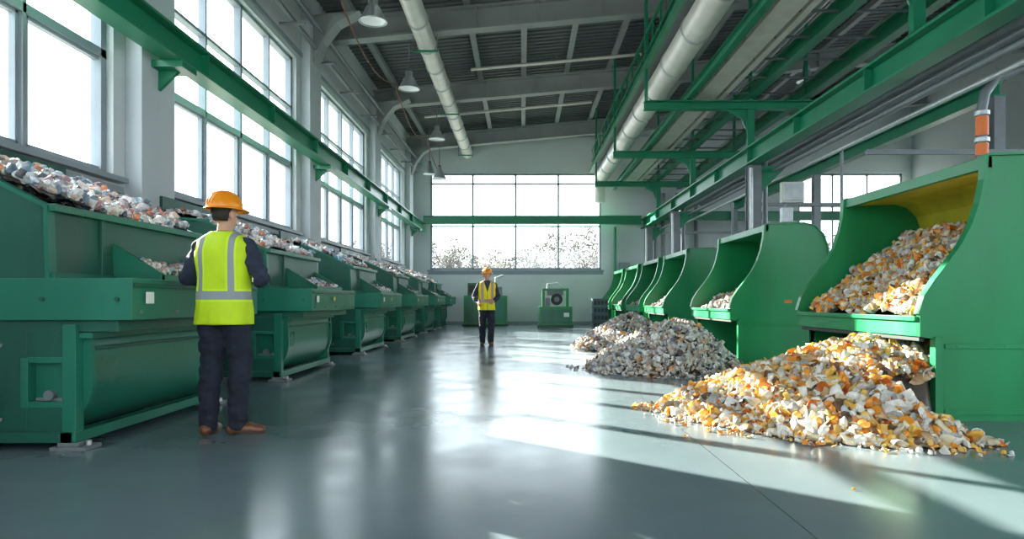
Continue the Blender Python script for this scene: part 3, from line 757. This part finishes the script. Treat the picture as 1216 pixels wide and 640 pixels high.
def person(loc,rz,scale,vm,arms,feet,seed,head_yaw=0,tablet=False):
    e=empty('worker',loc); e.rotation_euler=(0,0,rz); e.scale=(scale,)*3
    b=B()
    b.torso([(.83,0,0,.13,.10),(.88,0,-.005,.168,.118),(.95,0,-.005,.172,.122),(1.08,0,0,.155,.108),(1.22,0,0,.172,.115),(1.36,0,-.005,.190,.118),(1.44,0,-.01,.185,.10),(1.49,0,-.01,.13,.08),(1.53,0,-.005,.07,.065)],'navy')
    for sx,(fx,fy,fa) in zip((-1,1),feet):
        hip=Vv(sx*.092,0,.90); an=Vv(fx,fy,.09); kn=(hip+an)/2+Vv(sx*.01,.03,.03); cf=kn*.6+an*.4+Vv(0,-.02,0)
        b.chain([hip,kn,cf,an],[.108,.086,.082,.072],'navy')
        b.capsule(hip+Vv(0,-.03,.02),hip+Vv(0,-.02,-.05),.1,.095,'navy')
    for sx,(el,wr) in zip((-1,1),arms):
        sh=Vv(sx*.180,-.005,1.43); el=Vv(*el); wr=Vv(*wr)
        b.chain([sh,(sh+el)/2,el,wr],[.074,.070,.060,.042],'navy')
    o=b.obj('body',e); remesh(o,.010,5,.5,.018,9,seed)
    o.data.materials.clear(); o.data.materials.append(M['navy']); o.data.materials.append(M['trouser'])
    for pg in o.data.polygons: pg.material_index=1 if pg.center.z<.93 else 0
    b=B()
    rows=[(.845,0,-.002,.196,.150),(.87,0,-.002,.194,.148),(.93,0,-.003,.192,.146),(1.0,0,0,.187,.141),(1.08,0,0,.182,.135),(1.16,0,0,.184,.134),(1.24,0,0,.190,.137),(1.32,0,-.003,.199,.138),(1.39,0,-.006,.207,.132),(1.44,0,-.008,.206,.122),(1.475,0,-.010,.193,.108),(1.505,0,-.010,.158,.095),(1.53,0,-.008,.108,.083),(1.545,0,-.006,.088,.078)]
    b.torso(rows,vm,n=96,e=2.6,cap=False)
    o=b.obj('safety_vest',e)
    sb=o.modifiers.new('sd','SUBSURF'); sb.levels=1; sb.render_levels=1
    sd=o.modifiers.new('so','SOLIDIFY'); sd.thickness=.008; sd.offset=1
    for v in o.data.vertices:
        q=Vector((v.co.x*8,v.co.y*8,v.co.z*14+seed)); k=noise.noise(q)*.020+noise.noise(Vector((v.co.x*22,v.co.y*22,v.co.z*5+seed)))*.010*max(0,(1.25-v.co.z)*2.5)
        nn=Vector((v.co.x/.04,v.co.y/.02,0)).normalized(); v.co+=nn*(k+.005)
    hd=empty('head',(0,0,0)); hd.parent=e; hd.rotation_euler=(0,0,head_yaw)
    b=B()
    b.capsule(Vv(0,-.01,1.47),Vv(0,.005,1.61),.062,.056,'skin')
    b.ellipsoid((0,-.005,1.705),(.076,.096,.098),'skin'); b.ellipsoid((0,.030,1.645),(.060,.062,.072),'skin'); b.ellipsoid((0,.055,1.598),(.034,.034,.028),'skin')
    b.capsule(Vv(0,.088,1.695),Vv(0,.108,1.655),.009,.014,'skin',8,3); b.ellipsoid((-.013,.098,1.652),(.009,.012,.008),'skin',8,5); b.ellipsoid((.013,.098,1.652),(.009,.012,.008),'skin',8,5)
    b.capsule(Vv(-.045,.072,1.712),Vv(.045,.072,1.712),.014,.014,'skin',8,3)
    for sx in (-1,1):
        b.ellipsoid((sx*.084,-.005,1.675),(.012,.024,.034),'skin',10,6); b.ellipsoid((sx*.040,.058,1.655),(.022,.022,.02),'skin',10,6)
    b.capsule(Vv(-.02,.088,1.622),Vv(.02,.088,1.622),.010,.010,'skin',8,3)
    o=b.obj('face',hd); remesh(o,.006,4,.5)
    b=B()
    for sx in (-1,1):
        b.ellipsoid((sx*.030,.078,1.690),(.014,.012,.010),'eye',12,8); b.ellipsoid((sx*.030,.088,1.690),(.006,.004,.006),'black',10,6)
        b.capsule(Vv(sx*.018,.092,1.712),Vv(sx*.046,.082,1.714),.005,.004,'hair',8,3)
    b.capsule(Vv(-.018,.096,1.622),Vv(.018,.096,1.622),.005,.005,'lip',8,3)
    b.obj('eyes_and_mouth',hd)
    b=B(); n=28; R=[]
    for zz,rx,ry in ((1.630,.058,.066),(1.64,.068,.082),(1.66,.077,.095),(1.69,.083,.102),(1.73,.084,.104),(1.77,.075,.094)):
        sp=.86 if zz<1.70 else 1.06
        R.append([Vv(rx*math.cos(a),-.008+ry*math.sin(a),zz) for a in [math.pi*(1.5-sp/2+sp*k/(n-1)) for k in range(n)]])
    vs=[v for r in R for v in r]; fs=[(k*n+i,k*n+i+1,(k+1)*n+i+1,(k+1)*n+i) for k in range(len(R)-1) for i in range(n-1)]
    b.add(vs,fs,'hair',True); o=b.obj('hair',hd); sd=o.modifiers.new('so','SOLIDIFY'); sd.thickness=.008
    b=B(); b.lathe([(.082,1.50),(.078,1.535),(.072,1.555),(.066,1.552),(.070,1.52)],(0,-.006,0),'navy',28,sx=1.0,sy=.98); b.obj('collar',e)
    b=B(); hz=1.732
    b.lathe([(.128,0),(.127,.03),(.118,.065),(.098,.095),(.065,.115),(.03,.123),(0,.125)],(0,-.002,hz),'hat',40,sx=.93,sy=1.12)
    N_=40; R=[[],[],[],[]]
    for i in range(N_):
        a=2*math.pi*i/N_; f=max(0,math.sin(a)); ext=.016+.045*f**2
        ca,sa=math.cos(a),math.sin(a)
        R[0].append(Vv(.117*ca,.140*sa-.002,hz+.006)); R[1].append(Vv((.119+ext)*ca,(.143+ext)*sa-.002,hz-.006-.01*f)); R[2].append(Vv((.119+ext)*ca,(.143+ext)*sa-.002,hz-.012-.01*f)); R[3].append(Vv(.115*ca,.138*sa-.002,hz-.006))
    b.rings(R,'hat',True,False)
    for x in (-.03,0,.03):
        pts=[Vv(x,-.002+.142*math.cos(t)*1.0,hz+.012+.118*math.sin(t)) for t in np.linspace(.12,math.pi-.12,16)]
        b.tube(pts,.008 if x==0 else .005,'hat',8)
    b.obj('hard_hat',hd)
    b=B()
    for sx,(el,wr) in zip((-1,1),arms):
        el=Vv(*el); wr=Vv(*wr); d=(wr-el).normalized()
        b.capsule(wr-d*.03,wr+d*.02,.028,.026,'skin',10,4)
        if tablet: hand(b,wr+d*.02,d+Vv(0,.3,0),(0,0,1),sx,.55)
        else: hand(b,wr+d*.02,d,Vv(-sx,.2,0),sx,.6)
    o=b.obj('hands',e); remesh(o,.0035,2,.4)
    b=B()
    for (fx,fy,fa) in feet:
        dr=Vv(math.sin(fa),math.cos(fa),0); c=Vv(fx,fy,0)
        b.capsule(c-dr*.05+Vv(0,0,.045),c+dr*.09+Vv(0,0,.042),.043,.046,'shoe'); b.capsule(c+dr*.07+Vv(0,0,.036),c+dr*.165+Vv(0,0,.030),.046,.036,'shoe')
        b.capsule(c-dr*.02+Vv(0,0,.05),c+Vv(0,0,.11),.048,.05,'shoe')
    o=b.obj('shoes',e); remesh(o,.006,3,.5)
    for v in o.data.vertices: v.co.z=max(v.co.z,.008)
    b=B()
    for (fx,fy,fa) in feet:
        dr=Vv(math.sin(fa),math.cos(fa),0); sd_=Vv(dr.y,-dr.x,0); c=Vv(fx,fy,0); pl=[]
        for k in range(24):
            t=2*math.pi*k/24; u=math.cos(t); w=math.sin(t); L_=.145 if u>0 else .098
            pl.append(c+dr*(.05+L_*u)+sd_*(.046*w*(1-.12*u)))
        b.prism([(p.x,p.y) for p in pl],'z',0.0,.018,'black')
    b.obj('soles',e)
    if tablet:
        b=B(); b.box(-.13,.13,-.09,.09,-.006,.006,'black'); b.box(-.12,.12,-.08,.08,.006,.008,'white')
        o=b.obj('clipboard',e,loc=(0,.36,1.20)); o.rotation_euler=(.35,0,0)
M['v1']=vest_mat('hi_vis_yellow',(.58,.80,.006),(.58,.80,.006)); M['v2']=vest_mat('hi_vis_yellow_orange',(.80,.74,.01),(.95,.24,.02))
person((-2.22,5.10,0),math.radians(-6),.975,'v1',[((-.305,.0,1.20),(-.15,.235,1.165)),((.295,.0,1.20),(.15,.235,1.165))],[(-.125,-.02,-.1),(.09,.03,1.25)],2.0,head_yaw=math.radians(-20),tablet=True)
person((-.79,15.3,0),math.radians(188),.935,'v2',[((-.27,.0,1.16),(-.15,.20,1.06)),((.31,-.04,1.17),(.24,.14,1.03))],[(-.09,.06,-.15),(.10,-.05,.25)],9.0,head_yaw=math.radians(-8))

# ------------------------------------------------------------------ light
w=bpy.data.worlds.new('sky'); scene.world=w; w.use_nodes=True
bg=w.node_tree.nodes['Background']; bg.inputs[0].default_value=(0.90,0.95,1.0,1); bg.inputs[1].default_value=5.8
sun=bpy.data.lights.new('sun','SUN'); sun.energy=42; sun.angle=math.radians(.5); sun.color=(1,.90,.74)
so=bpy.data.objects.new('sun',sun); COL.objects.link(so); so.rotation_euler=Vector((1,-.9,-.56)).to_track_quat('-Z','Y').to_euler(); so.location=(-20,20,20)

cam=bpy.data.cameras.new('camera'); co=bpy.data.objects.new('camera',cam); COL.objects.link(co)
co.location=(0,0,1.0); co.rotation_euler=(math.radians(90),0,0); cam.lens=24; cam.sensor_width=36; cam.shift_x=-12/1216; cam.shift_y=37/1216; cam.clip_end=300
scene.camera=co
